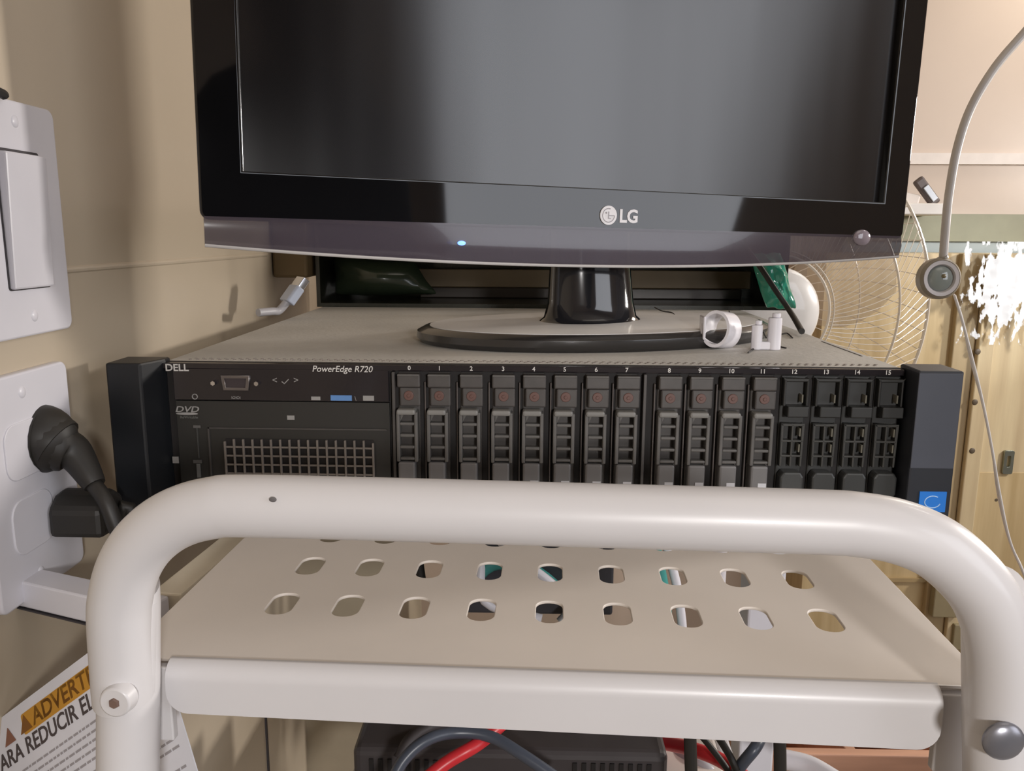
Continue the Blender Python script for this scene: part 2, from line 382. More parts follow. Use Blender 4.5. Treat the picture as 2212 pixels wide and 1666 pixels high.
# drive slots
NX = [884, 949, 1018, 1087, 1153, 1220, 1288, 1354, 1446, 1512, 1580, 1648, 1716, 1785, 1852, 1919]
for i, px in enumerate(NX):
    x, z = g(px, 795, -.0035)
    mesh_obj('slot_number', text_mesh(str(i), .0036, T(x, -.0037, A(-.0050)) @ RX, .0001, 'CENTER', bold=.00006), M_print, srv)
def slotx(i): return g(NX[i]-(2 if i < 8 else 4), 900, -.004)[0]
xd0 = g(1391, 900, -.004)[0]
for xx in (g(852, 900, -.003)[0], xd0): MB().b2(xx-.0009, xx+.0009, -.005, .002, A(-.083), A(-.0062)).build('bay_divider', M_carr, srv, bev=.0003)
random.seed(3)
def carrier(x, i):
    b = MB().b2(x-.0062, x+.0068, -.001, .003, A(-.083), A(-.0065))
    b.b2(x-.0070+.001, x+.0075, -.0065, .0, A(-.0150), A(-.0070))
    b.b2(x-.0045, x+.0075, -.0060, .0, A(-.0262), A(-.0150))
    c = b.build('drive_carrier', M_carr, srv, bev=.0009)
    MB().b2(x-.0068+.001, x+.0072, -.0072, -.006, A(-.0082), A(-.0070)).build('latch_edge', M_carr2, c, bev=.0004)
    xc = x+.0008
    MB().cyl((xc, -.0055, A(-.0198)), (xc, -.0066, A(-.0198)), .0031, .0028, 20).cyl((xc, -.006, A(-.0198)), (xc, -.0071, A(-.0198)), .0012, .001, 12).build('release_button', M_red, c, smooth=True, bev=.0002)
    h = MB()
    xl, xr = x-.0064, x+.0062
    h.b2(xl, xl+.0021, -.0095, -.001, A(-.0590), A(-.0290)); h.b2(xr-.0021, xr, -.0095, -.001, A(-.0590), A(-.0290))
    for k in range(4):
        zz = -.0352-.0070*k; h.b2(xl+.002, xr-.002, -.0092, -.0055, A(zz-.0018), A(zz))
    # slanted corner piece in the first window
    h.prism([(xl+.002, 0), (xl+.0050, 0), (xl+.002, -.0055)], T(0, -.004, A(-.0300)) @ RX, .004)
    h.build('handle_grille', M_carr2, c, bev=.0006)
    MB().b2(xl+.0004, xr-.0012, -.0112, -.002, A(-.0305), A(-.0272)).build('handle_tip', mat('handle_tip_grey', (.19, .185, .175), .33), c, bev=.0012)
    MB().b2(xl+.0008, xr-.0018, -.0100, -.001, A(-.0830), A(-.0590)).build('handle_base', mat('handle_base_grey', (.15, .145, .145), .4), c, bev=.0012)
    if i not in (0, 2):
        MB().b2(x-.0012, x+.0036, -.0103, -.0098, A(-.0755), A(-.0700 if i < 4 else -.0692)).build('capacity_sticker', mat('sticker_pale', (.55, .55, .58), .5), c)
    MB().b2(x-.0082, x-.0074, -.0030, .002, A(-.082), A(-.012)).build('indicator_light_pipe', mat('light_pipe', (.10, .085, .08), .3), c, bev=.0002)
def blank(x):
    b = MB()
    b.b2(x-.0075, x+.0075, -.001, .003, A(-.083), A(-.0065))
    b.b2(x-.0070, x-.0054, -.006, 0, A(-.0240), A(-.0075)); b.b2(x+.0060, x+.0074, -.006, 0, A(-.0240), A(-.0075)); b.b2(x-.007, x+.0074, -.006, 0, A(-.0095), A(-.0075))
    b.b2(x-.0048, x+.0074, -.0085, 0, A(-.0300), A(-.0235))
    c = b.build('drive_blank', M_blank, srv, bev=.0008)
    fr = MB(); xl, xr = x-.0068, x+.0060
    for zz in (-.0345, -.0440, -.0530): fr.b2(xl, xr, -.0060, -.001, A(zz-.0012), A(zz))
    for xx in (xl, x-.0010, xr-.0012): fr.b2(xx, xx+.0012, -.0060, -.001, A(-.0600), A(-.0345))
    fr.build('honeycomb_frame', mat('blank_frame', (.045, .044, .04), .4), c, bev=.0004)
    gl = MB()
    for zz in (-.0190, -.0390, -.0485): gl.b2(x+.0034, x+.0042, -.0065, -.001, A(zz-.0025), A(zz+.0022))
    gl.build('clip', mat('blank_clip', (.15, .14, .11), .25), c)
    cp = MB(); cp.prism([(x-.0068, 0), (x-.0050, .003), (x+.0050, .003), (x+.0068, 0), (x+.0068, -.010), (x+.004, -.0135), (x-.0045, -.0135), (x-.0068, -.009)], T(0, -.001, A(-.0655)) @ RX, .0085)
    cp.build('blank_grip', mat('blank_grip', (.040, .041, .040), .38), c, bev=.0012)
for i in range(16):
    (carrier(slotx(i), i) if i < 12 else blank(slotx(i)+.0004))
# left control panel
X0 = -.2102; X1 = g(842, 830, 0)[0]
zA = g(600, 866, -.003)[1]
MB().b2(X0, X1, -.0035, .002, zA, A(-.0055)).build('control_panel', M_glossd, srv, bev=.0004)
MB().b2(X0, X1, -.0026, .002, A(-.0835), zA-.0006).build('media_panel', mat('media_panel_grey', (.022, .021, .019), .4), srv, bev=.0004)
xk = g(457, 980)[0]
MB().b2(xk+.0001, X1-.002, -.0036, .001, g(600, 922)[1]-.0008, g(600, 922)[1]).build('optical_drive_seam', M_carr, srv)
MB().b2(xk, xk+.0009, -.0036, .001, A(-.083), g(600, 922)[1]).build('panel_rib', M_carr, srv)
def gtext(s, px, py, hpx, m, name='lettering', Y=-.0036, align='LEFT', shear=0, sx=1, bold=0, par=None):
    x, z = g(px, py, Y); size = hpx/3700/.70
    return mesh_obj(name, text_mesh(s, size, T(x, Y-.00005, z) @ RX, .00008, align, shear, sx, bold), m, par or srv)
gtext('DELL', 357, 801, 15, M_print, 'maker_lettering', sx=1.08, bold=.00012)
gtext('PowerEdge R720', 674, 803, 13.5, M_print, 'model_lettering', shear=.2, sx=.98, bold=.00004)
# VGA port
cx, cz = g(510, 827, -.0036)
vg = thing('vga_port', (cx, -.0036, cz)); vg.parent = srv
outer = [(-.0082, .0042), (.0082, .0042), (.0072, -.0042), (-.0072, -.0042)]
inner = [(-.0068, .0030), (.0068, .0030), (.0060, -.0030), (-.0060, -.0030)]
mesh_obj('port_shell', sheet([outer, inner], .0022, RX, .0003), mat('port_shell_metal', (.20, .18, .175), .3, .8), vg)
MB().b2(-.0066, .0066, -.0004, .0006, -.003, .003).build('port_insert', mat('port_insert', (.035, .025, .027), .5), vg)
for s in (-1, 1): MB().cyl((s*.0128, .0005, 0), (s*.0128, -.0030, 0), .0017, .0014, 6).build('screw_post', M_chrome, vg)
gtext('IOIOI', 500, 862, 6, M_printd, 'port_symbol')
gtext('<', 588, 828, 14, M_printd, 'back_button_symbol'); gtext('>', 634, 828, 14, M_printd, 'next_button_symbol')
x, z = g(616, 825, -.0036)
MB().box((0, 0, 0), (0, 0, 0), mx=T(x-.0012, -.0037, z-.0005) @ Matrix.Rotation(.7, 4, 'Y') @ Matrix.Diagonal((.002, .0003, .0005, 1))).box((0, 0, 0), (0, 0, 0), mx=T(x+.0008, -.0037, z+.0002) @ Matrix.Rotation(-.8, 4, 'Y') @ Matrix.Diagonal((.0038, .0003, .0005, 1))).build('check_button_symbol', M_printd, srv)
def gbox(x0, y0, x1, y1, m, name, Y=-.0040, t=.0006, par=None):
    a, b = g(x0, y0, Y); c, d = g(x1, y1, Y); return MB().b2(a, c, Y, Y+t, d, b).build(name, m, par or srv)
gbox(714, 854, 760, 866, M_lblue, 'blue_label')
gbox(672, 857, 692, 865, M_printd, 'grey_label'); gbox(784, 855, 808, 866, M_printd, 'grey_label')
gtext('\\', 766, 866, 10, M_printd, 'panel_mark')
gtext('DVD', 378, 890, 13, M_printd, 'disc_logo', Y=-.0030, shear=.25, sx=1.35, bold=.00008)
x, z = g(404, 894, -.003); MB().sph((x, -.0031, z), .0066, (1, .05, .13), 20).build('disc_logo_oval', M_printd, srv)
gtext('ReWritable', 389, 904, 6, mat('print_dim', (.13, .13, .12), .5), 'disc_logo_caption', Y=-.0030)
x, z = g(421, 857, -.0036)
MB().tube([(x+.0015*math.cos(t), -.0037, z+.0015*math.sin(t)) for t in [k*math.pi/5 for k in range(10)]], .0003, 6, closed=True, smooth=2).build('power_button_ring', M_printd, srv)
gbox(372, 987, 386, 1001, M_printd, 'usb_symbol', Y=-.003)
gbox(620, 898, 636, 907, M_printd, 'eject_slot', Y=-.0032)
gbox(424, 925, 431, 990, mat('usb_port_grey', (.05, .05, .048), .4), 'usb_port', Y=-.0032); gbox(417, 919, 433, 925, M_carr2, 'usb_port_edge', Y=-.0034)
gbox(424, 1002, 434, 1032, mat('usb_port_light', (.14, .14, .135), .35), 'usb_port', Y=-.0034); gbox(417, 994, 436, 1001, M_carr2, 'usb_port_edge', Y=-.0036)
# vent mesh
vx0, vz0 = g(486, 948, -.0036); vx1, _ = g(806, 948, -.0036); vz1 = A(-.079)
MB().b2(vx0, vx1, -.0030, -.0020, vz1, vz0).build('vent_recess', M_srvd, srv)
mv = MB(); nc = 16
for k in range(nc+1): xx = vx0+(vx1-vx0)*k/nc; mv.b2(xx-.0006, xx+.0006, -.0050, -.0034, vz1, vz0-(.0015 if k in (0, nc) else 0))
k = 0; zz = vz0-.0048
while zz > vz1: mv.b2(vx0, vx1, -.0046, -.0034, zz-.00055, zz+.00055); zz -= .00545
mv.build('vent_grille', M_mesh, srv, bev=.0002)

# ------------------------------------------------------------------ monitor
MY, MTl, MR = math.radians(23.5), math.radians(.3), math.radians(.95)
mon = thing('computer_monitor', (.052, .138, 0), 0, label='glossy black monitor with smoked lower rim on an oval base on the server', cat='monitor')
MP = Matrix.Translation((.0545-.052, .080-.138, .0770)) @ Matrix.Rotation(MY, 4, 'Z') @ Matrix.Rotation(MTl, 4, 'X') @ Matrix.Rotation(MR, 4, 'Y')
MW, SBZ, BBZ, MH = .51, .0205, .0245, .335
def mon_obj(mbd, name, m, par=mon, **k):
    bmesh.ops.transform(mbd.bm, matrix=MP, verts=mbd.bm.verts); return mbd.build(name, m, par, **k)
# bezel front as a frame with opening
fr = sheet([rrect(MW, MH, .004, 5, 0, MH/2), [(-MW/2+SBZ, BBZ), (MW/2-SBZ, BBZ), (MW/2-SBZ, MH-.02), (-MW/2+SBZ, MH-.02)][::-1]], .010, MP @ T(0, .005, 0) @ RX, .0012)
bz = mesh_obj('bezel', fr, M_gloss, mon)
mon_obj(MB().b2(-MW/2+SBZ-.003, MW/2-SBZ+.003, .0045, .008, BBZ-.003, MH-.017), 'screen', M_screen)
# thin frame line round the screen
ln = MB(); e = .0007
ln.b2(-MW/2+SBZ, MW/2-SBZ, .0005, .0045, BBZ, BBZ+e); ln.b2(MW/2-SBZ-e, MW/2-SBZ, .0005, .0045, BBZ, MH-.02)
mon_obj(MB().tube([(-MW/2+SBZ+.0008, .0012, BBZ+.001), (-MW/2+SBZ+.0008, .0012, MH-.022)], .0013, 16), 'glossy_edge', mat('edge_gloss', (.02, .02, .02), .16, coat=1), smooth=True)
mon_obj(ln, 'screen_surround', mat('surround_grey', (.09, .09, .085), .5, coat=0), bev=.0003)
bk = MB(); bk.prism(rrect(MW-.004, MH-.006, .01, 5, 0, MH/2), T(0, .010, 0) @ RX @ Matrix.Diagonal((1, 1, -1, 1)), .018)
bk.prism(rrect(MW*.62, MH*.66, .03, 5, 0, MH*.48), T(0, .028, 0) @ RX @ Matrix.Diagonal((1, 1, -1, 1)), .030)
mon_obj(bk, 'rear_cover', M_stand, bev=.004)
# curved lower acrylic strip
N = 40; top = []; bot = []
for k in range(N+1):
    t = -1+2*k/N; u = t*(MW/2-.0006)
    top.append((u, .0008)); bot.append((u, -.0145-.0095*(1-t*t)))
mb = MB(); 
vf = [[mb.bm.verts.new((u, yy, z)) for (u, z) in row] for row, yy in ((top, -.0012), ([(a[0], (a[1]+b[1])/2) for a, b in zip(top, bot)], -.0026), (bot, -.0008))]
vb = [[mb.bm.verts.new((u, .008, z)) for (u, z) in row] for row in (bot, top)]
rows = vf+vb
for a, b in zip(rows, rows[1:]+rows[:1]):
    for k in range(N): mb.bm.faces.new((a[k], a[k+1], b[k+1], b[k]))
for k in (0, N): mb.bm.faces.new([r[k] for r in rows])
M_acryl = clear('smoked_acrylic_clear', (.09, .075, .095), .66, .12)
ac = mon_obj(mb, 'lower_trim', M_acryl, smooth=True, label='smoked violet lower rim')
mon_obj(MB().tube([(u, -.0006, z-.0004) for u, z in bot[::2]], .0010, 8, smooth=2), 'lower_trim_edge', M_rim, ac, smooth=True)
# logo: disc with inner face marks, and two letters
LX = .003; LZ = .0088
lg = mon_obj(MB().cyl((LX-.0082, -.0012, LZ), (LX-.0082, -.0020, LZ), .0062, seg=32), 'badge', M_logo, mon)
bd = MB(); cc = Vector((LX-.0082, -.0021, LZ))
bd.tube([cc+Vector((.0044*math.cos(t), 0, .0044*math.sin(t))) for t in [math.radians(a) for a in range(75, 361, 15)]], .00028, 6, smooth=2)
bd.b2(cc.x-.0003, cc.x+.0003, cc.y-.0002, cc.y+.0002, cc.z-.0022, cc.z+.0024); bd.b2(cc.x, cc.x+.0040, cc.y-.0002, cc.y+.0002, cc.z-.0004, cc.z+.0002)
bd.b2(cc.x, cc.x+.0016, cc.y-.0002, cc.y+.0002, cc.z-.0022, cc.z-.0017); bd.sph((cc.x-.0018, cc.y, cc.z+.0016), .0006, seg=10)
mon_obj(bd, 'badge_face_mark', mat('badge_grey', (.42, .40, .43), .5), lg)
mesh_obj('badge_lettering', text_mesh('LG', .0118, MP @ T(LX, -.0014, LZ-.0041) @ RX, .0002, 'LEFT', bold=.00035), M_logo, mon)
led = MB().sph((-.1130+.006, -.0030, -.0110), .0018, (1.5, .5, .8), 12); mon_obj(led, 'power_led', mat('blue_led', (.1, .2, .9), .2, emit=(.15, .3, 1, 2.5)), label='glowing blue power light')
mon_obj(MB().sph((.214, -.0015, -.0012), .0085, (1, .35, .72), 24), 'power_button', mat('button_violet', (.33, .28, .32), .12, coat=.8), smooth=True)
# neck and oval base
nk = MB(); seg = 40
rows = []
for z, a, b, yo in ((.009, .046, .030, 0), (.0115, .040, .026, 0), (.015, .036, .023, 0), (.025, .0335, .021, 0), (.050, .0315, .019, .002), (.10, .031, .018, .004), (.15, .031, .018, .006)):
    rows.append([nk.bm.verts.new((a*math.cos(2*math.pi*k/seg), yo+b*math.sin(2*math.pi*k/seg), z)) for k in range(seg)])
for a, b in zip(rows, rows[1:]):
    for k in range(seg): nk.bm.faces.new((a[k], a[(k+1) % seg], b[(k+1) % seg], b[k]))
nk.bm.faces.new(rows[0][::-1]); nk.bm.faces.new(rows[-1])
nb = nk.build('stand_neck', M_stand, mon, smooth=True); nb.rotation_euler = (0, 0, MY); nb.location = (-.008, -.014, 0)
ELL = Matrix.Rotation(MY*.8, 4, 'Z') @ Matrix.Diagonal((1, .60, 1, 1))
bs = MB(); bs.lathe([(.134, .0001+ZT), (.138, .0015), (.1375, .006), (.132, .0088), (.128, .0094)], ELL, 72); bs.build('stand_base', M_basee, mon, smooth=True, label='black edged oval base')
bt = MB(); bt.lathe([(.1285, .0090), (.1285, .0096), (.100, .0108), (.05, .0122), (.002, .0124)], ELL, 72); bt.build('base_top', M_base, mon, smooth=True, label='dusty grey base top')

# ------------------------------------------------------------------ things on the server
ST = ZT+.0001
# dark open case behind the monitor
Yc = .37
bx0 = atY(684, 640, Yc).x; bx1 = .262; top = .10
cs = thing('dark_storage_case', ((bx0+bx1)/2, Yc, ST), label='dark open fronted case standing behind the monitor on the far end of the server', cat='case')
hw = (bx1-bx0)/2
for nm, a in (('case_floor', (-hw, hw, 0, .12, 0, .004)), ('case_lid', (-hw, hw, 0, .12, top-.004, top)), ('side_panel', (-hw, -hw+.004, 0, .12, .004, top-.004)), ('side_panel', (hw-.004, hw, 0, .12, .004, top-.004)), ('back_panel', (-hw+.004, hw-.004, .116, .12, .004, top-.004))):
    MB().b2(*a).build(nm, M_boxd, cs)
def crumple(name, pts, m, depth=.03, nx=10, nz=10, seed=1, amp=.008, **kw):
    """a crumpled bag: closed pillow through a quad of corner points (world), with folds"""
    rnd = random.Random(seed); a, b, c, d = [Vector(p) for p in pts]   # a tl, b tr, c br, d bl
    mb = MB(); F = []; B = []
    for j in range(nz+1):
        rf = []; rb = []
        for i in range(nx+1):
            u, v = i/nx, j/nz; p = (a*(1-u)+b*u)*(1-v)+(d*(1-u)+c*u)*v
            e = min(1, 6*min(u, 1-u, v, 1-v)); n = rnd.uniform(-1, 1)*amp
            wv = .4+.6*math.sin(math.pi*u)*math.sin(math.pi*v)
            edge = i in (0, nx) or j in (0, nz)
            jit = Vector((rnd.uniform(-1, 1), 0, rnd.uniform(-1, 1)))*amp*.35
            f = mb.bm.verts.new(p+jit+Vector((0, -depth*wv*e+n*e, 0))); rf.append(f)
            rb.append(f if edge else mb.bm.verts.new(p+jit+Vector((0, depth*wv*e+n, 0))))
        F.append(rf); B.append(rb)
    for j in range(nz):
        for i in range(nx):
            mb.bm.faces.new((F[j][i], F[j][i+1], F[j+1][i+1], F[j+1][i]))
            q = (B[j][i], B[j+1][i], B[j+1][i+1], B[j][i+1])
            if len(set(q)) == 4 and mb.bm.faces.get(q) is None:
                try: mb.bm.faces.new(q)
                except ValueError: pass
    o = mb.build(name, m, None, smooth=True, **kw); ss = o.modifiers.new('s', 'SUBSURF'); ss.levels = ss.render_levels = 2; return o
yb = Yc+.045
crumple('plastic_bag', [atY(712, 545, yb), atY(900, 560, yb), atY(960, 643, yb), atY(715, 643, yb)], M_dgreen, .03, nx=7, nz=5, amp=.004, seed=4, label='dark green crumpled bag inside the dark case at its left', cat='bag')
yy = Yc+.085
p = atY(870, 588, yy); q = atY(1640, 622, yy)
MB().b2(p.x, q.x-.01, yy, yy+.02, ST+.004+.012, ST+.036).build('wooden_board', M_tan, None, bev=.001, label='tan board lying inside the dark case behind the monitor neck', cat='board')
MB().b2(p.x+.02, q.x-.02, yy-.003, yy+.026, ST+.0042, ST+.0158).build('flat_box', mat('flat_box_brown', (.03, .022, .016), .4), None, bev=.001, label='dark brown flat box under the tan board in the case', cat='box')
# teal bag at the right corner
yt = .33
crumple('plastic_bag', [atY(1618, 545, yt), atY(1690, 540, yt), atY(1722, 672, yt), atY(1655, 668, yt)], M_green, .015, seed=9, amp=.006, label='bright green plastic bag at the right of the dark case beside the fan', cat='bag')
# black strap
yt = .24
MB().tube([atY(1600, 520, yt+.02), atY(1640, 574, yt), atY(1676, 628, yt-.015), atY(1710, 678, yt-.03), atZ(1732, 716, .002)], .0024, 10).build('black_cable', M_rubber, None, smooth=True, label='thick black cable slanting down to the right edge of the server top', cat='cable')
# usb plug on the left
a = atZ(598, 692, .006); a.y = min(a.y, .28); a = atY(604, 690, .24); a.z = max(a.z, .004); b = atY(655, 603, .255)
us = thing('usb_cable', a, label='grey cable with metal plug sticking up at the far left of the server top', cat='cable')
d = (b-a); e = d.normalized()
MB().tube([Vector((-.012, -.02, .002)), Vector((-.004, -.008, .002)), Vector((0, 0, .002)), d*.35], .0035, 12).build('cable', M_greyc, us, smooth=True)
Mx = e.to_track_quat('Z', 'Y').to_matrix().to_4x4()
hb = MB(); hb.prism(rrect(.019, .009, .003), T(*(d*.3)) @ Mx, d.length*.45); hb.build('plug_housing', mat('plug_bluegrey', (.42, .46, .56), .35), us, bev=.001)
sh = sheet([rrect(.016, .007, .0008), rrect(.0146, .0056, .0006)[::-1]], d.length*.28, T(*(d*.86)) @ Mx); mesh_obj('plug_shell', sh, M_chrome, us)
# milky clips
c = atZ(1556, 752, ST); r = .0125
cl = thing('plastic_ring_clip', (c.x, c.y, ST), label='milky white plastic ring lying on its side left of the double clip', cat='clip')
rg = MB(); rg.lathe([(r, -.010), (r, .010), (r-.0022, .010), (r-.0022, -.010)], T(0, 0, r) @ Matrix.Rotation(math.radians(-38), 4, 'Z') @ Matrix.Rotation(math.radians(82), 4, 'X') @ Matrix.Diagonal((.82, 1, 1, 1)), 36, True)
rg.build('ring', M_cap, cl, smooth=True)
MB().b2(-.0135, -.0115, -.006, .008, .006, .022).build('clip_tab', M_cap, cl, bev=.001)
c = atZ(1652, 755, ST)
c2 = thing('double_cable_clip', (c.x, c.y, ST), label='milky white double tube clip standing near the right edge of the server top', cat='clip')
for s, h, r in ((-1, .0165, .0036), (1, .0215, .0045)):
    MB().cyl((s*.0058, 0, 0), (s*.0058, 0, h), r, seg=20).cyl((s*.0058+.001, .001, h), (s*.0058+.001, .001, h+.003), r*.62, seg=16).build('clip_tube', M_cap, c2, bev=.0006, smooth=True)
MB().b2(-.007, .008, -.003, .0035, 0, .0055).build('clip_bridge', M_cap, c2, bev=.001)
def thread(pxs, z, lab):
    P = [atZ(x, y, zz) for (x, y), zz in zip(pxs, z)]
    MB().tube(P, .00052, 6, smooth=5).build('black_thread', M_thread, None, smooth=True, label=lab, cat='thread')
thread([(1414, 664), (1430, 672), (1452, 676), (1466, 690), (1490, 694), (1512, 690)], [.0115, .0116, .0112, .0108, .0104, .010], 'frayed black wire strand on the base top left of the ring clip')
thread([(1545, 688), (1556, 678), (1572, 676), (1586, 688), (1580, 684), (1575, 672)], [.0125]*6, 'knotted black wire strand behind the ring clip')
thread([(1648, 694), (1654, 706), (1650, 718), (1655, 730)], [.004]*4, 'short black wire strand between the two tubes of the clip')
thread([(1616, 762), (1630, 752), (1645, 742), (1670, 741), (1682, 748), (1698, 752)], [ST+.0006]*6, 'bent black wire strand in front of the double clip')
thread([(1688, 722), (1700, 720), (1712, 730)], [ST+.0006]*3, 'tiny black wire strand right of the double clip')

# ------------------------------------------------------------------ wall plates
def wp(px, py, X=WX): return atX(px, py, X)
def yz(px, py, X=WX+.004): p = wp(px, py, X); return p.y, p.z
yR, _ = yz(128, 480); _, zt = yz(95, 240); _, zbm = yz(140, 706)
sw = thing('light_switch_plate', (WX, yR-.035, (zt+zbm)/2), label='white wall plate with a paddle switch on the left wall', cat='light switch')
hh = (zt-zbm)/2
RYW = Matrix(((0, 0, 1, 0), (1, 0, 0, 0), (0, 1, 0, 0), (0, 0, 0, 1)))   # local xy -> world yz, z -> world x
mesh_obj('cover_plate', sheet([rrect(.072, hh*2, .004)], .0035, T(.0022, 0, 0) @ RYW, .0012), M_wplast, sw, smooth=True)
yr, _ = yz(88, 480); yc = yr-.0165-(yR-.035)
mesh_obj('rocker_gap', sheet([rrect(.0350, .0690, .002)], .0006, T(.0054, yc, 0) @ RYW), M_line, sw)
rk = MB(); rk.box((0, 0, 0), (0, 0, 0), mx=T(.0068, yc, -.0005) @ Matrix.Rotation(.035, 4, 'Y') @ Matrix.Diagonal((.005, .0335, .0665, 1))); rk.build('rocker', M_wplast, sw, bev=.001)
for s in (-1, 1):
    sc = MB(); sc.sph((.0045, yc+.0012, s*.0483), .0034, (.45, 1, 1), 16); sc.build('screw', M_wplast, sw, smooth=True)
y2, _ = yz(150, 950); _, zt2 = yz(120, 788); zb2_ = zt2-hh*2
ol = thing('outlet_plate', (WX, y2-.035, (zt2+zb2_)/2), label='white outlet wall plate below the light switch with two black plugs in it', cat='outlet')
mesh_obj('cover_plate', sheet([rrect(.072, hh*2, .004)], .0035, T(.0022, 0, 0) @ RYW, .0012), M_wplast, ol, smooth=True)
for s in (-1, 1):
    mesh_obj('receptacle', sheet([rrect(.033, .028, .008)], .001, T(.0050, -.006, s*.0195) @ RYW, .0004), M_wplast, ol)
for s in (-1, 1):
    MB().sph((.0045, -.004, s*.0483), .0034, (.45, 1, 1), 16).build('screw', M_wplast, ol, smooth=True)
# small cord bit at the far left
MB().tube([atX(-30, 190, WX+.006), atX(2, 200, WX+.008), atX(10, 208, WX+.008)], .0022, 8).build('wire_nub', M_rubber, None, smooth=True, label='dark wire tip above the light switch plate at the left edge', cat='wire')
# plugs
def plug(name, px, py, X, label, R, path, l1):
    base = atX(px, py, WX+.005)
    t = thing(name, base, label=label, cat='plug')
    tip = atX(px, py, X)-base
    hb = MB()
    return t, base
c0 = atY(92, 948, -.056); t1 = thing('power_plug', c0, label='big rounded black plug in the upper socket of the outlet plate', cat='plug')
c1 = atX(232, 1105, -.20)
bmb = MB(); bmb.tube([Vector((WX+.0065-c0.x, 0, .0)), Vector((-.004, 0, 0)), Vector((.003, .0, -.001)), Vector((.008, 0, -.004))], (.0175, .0150), 20, smooth=5)
bmb.sph((-.001, 0, 0), .0185, (1, .9, 1.0), 24); bmb.build('plug_body', M_rubber, t1, smooth=True)
k1 = atY(165, 985, -.054)-c0; k2 = atY(205, 1048, -.060)-c0; k3 = atY(243, 1118, -.066)-c0
MB().tube([Vector((.002, .0, -.001)), k1*.6, k1, k2], (.0160, .0056), 16, smooth=6).build('strain_relief', M_rubber, t1, smooth=True)
MB().tube([k2*.97, k3, k3+Vector((.004, .002, -.05)), k3+Vector((.0, .01, -.3)), k3+Vector((0, .02, -.60))], .0042, 12).build('cord', M_rubber, t1, smooth=True)
c0 = atY(118, 1104, -.052); t2 = thing('power_plug', c0, label='flat black plug in the lower socket of the outlet plate', cat='plug')
pb = MB(); pb.prism([(-.013, -.011), (.010, -.012), (.013, -.005), (.013, .006), (.004, .0125), (-.005, .011), (-.013, .005)], T(WX+.0065-c0.x, 0, 0) @ Matrix(((0, 0, 1, 0), (1, 0, 0, 0), (0, 1, 0, 0), (0, 0, 0, 1))), .034-.005)
pb.build('plug_body', M_rubber, t2, bev=.003)
k1 = atY(185, 1106, -.046)-c0; k2 = atY(262, 1122, -.046)-c0
MB().tube([Vector((0, .004, 0)), k1, k2], (.0078, .0050), 14, smooth=6).build('strain_relief', M_rubber, t2, smooth=True)
MB().tube([k2*.95, k2+Vector((.006, .004, -.02)), k2+Vector((.004, .02, -.3)), k2+Vector((0, .03, -.6))], .0038, 12).build('cord', M_rubber, t2, smooth=True)

# white corner rail below the outlet
zr = -.102
a = atZ(338, 1302, zr); b = atZ(-60, 1215, zr)
rl = thing('corner_rail', (a.x, a.y, zr), label='white L shaped rail below the outlet plate running behind the ladder hoop', cat='rail')
far = atZ(520, 1150, zr)-a; near = Vector((WX, 0, 0))
def flatbar(p, q, w_, h, off=0):
    p, q = Vector(p), Vector(q); d = q-p; ang = math.atan2(d.y, d.x)
    return MB().box(((p.x+q.x)/2, (p.y+q.y)/2, -h/2+off), (d.length, w_, h), ang)
tw = Vector((WX+.0005-a.x, (b.y-a.y)*(WX-a.x)/(b.x-a.x), 0))
flatbar((0, 0, 0), tw, .016, .014).build('short_bar', M_wplast, rl, bev=.001)
flatbar((0, 0, 0), tw*1, .0172, .0006, -.0146).build('bar_gap', M_line, rl)
far.z = 0
flatbar((0, .010, 0), far*3.2, .016, .011).build('long_bar', mat('rail_lit_cream', (.80, .72, .58), .45), rl, bev=.001)  # cream brightened so that the bar looks lit

# warning tag
Yt = -.105
o0 = atY(-28, 1586, Yt); ex = Vector((.78, -.22, .62)).normalized(); ez = Vector((-.24, .45, .97)); ez = (ez-ex*ez.dot(ex)).normalized()
TM = Matrix.Translation(o0) @ Matrix((ex, ez, Vector((ex.cross(ez)))) ).transposed().to_4x4()
L = (atY(340, 1378, Yt)-o0).length
tg = thing('warning_tag', o0, label='white paper warning tag with amber heading hanging behind the left leg of the hoop', cat='tag')
TM = Matrix.Translation(-o0) @ TM @ Matrix.Scale(1.22, 4)
mesh_obj('paper', sheet([rrect(.150, .095, .004, 4, .0355, -.0475+.002)], .0004, TM), M_paper, tg)
# px sizes -> metres at that plane
kpx = (atY(200, 1500, Yt)-atY(100, 1500, Yt)).length/100
def tt(s, u, v, hpx, m, name, bold=0, sx=1): return mesh_obj(name, text_mesh(s, hpx*kpx/.70, TM @ T(u, v, .0003), .0001, 'LEFT', 0, sx, bold), m, tg)
mesh_obj('heading_band', sheet([rrect(.085, .0082, .001, 3, .067, -.0065)], .0002, TM @ T(0, 0, .0003)), M_amber, tg)
tt('ADVERTENCIA', .0315, -.0093, 28, M_amberd, 'heading_text', .0002, 1.05)
MB().prism([(.0265, -.0096), (.0305, -.0028), (.0225, -.0028)][::1] if False else [(.0225, -.0096), (.0305, -.0096), (.0265, -.0030)], TM @ T(0, 0, .0004), .0002).build('warning_triangle', M_amberd, tg)
MB().prism([(.011, -.0100), (.0185, -.0100), (.0148, -.0035)], TM @ T(0, 0, .0004), .0002).build('warning_triangle', mat('triangle_brown', (.25, .11, .07), .6), tg)
tt('PARA REDUCIR EL RIESGO', .0005, -.0178, 27, M_ink, 'subheading_text', .00012, .93)
fm = MB(); rr = random.Random(5); vline = -.0225
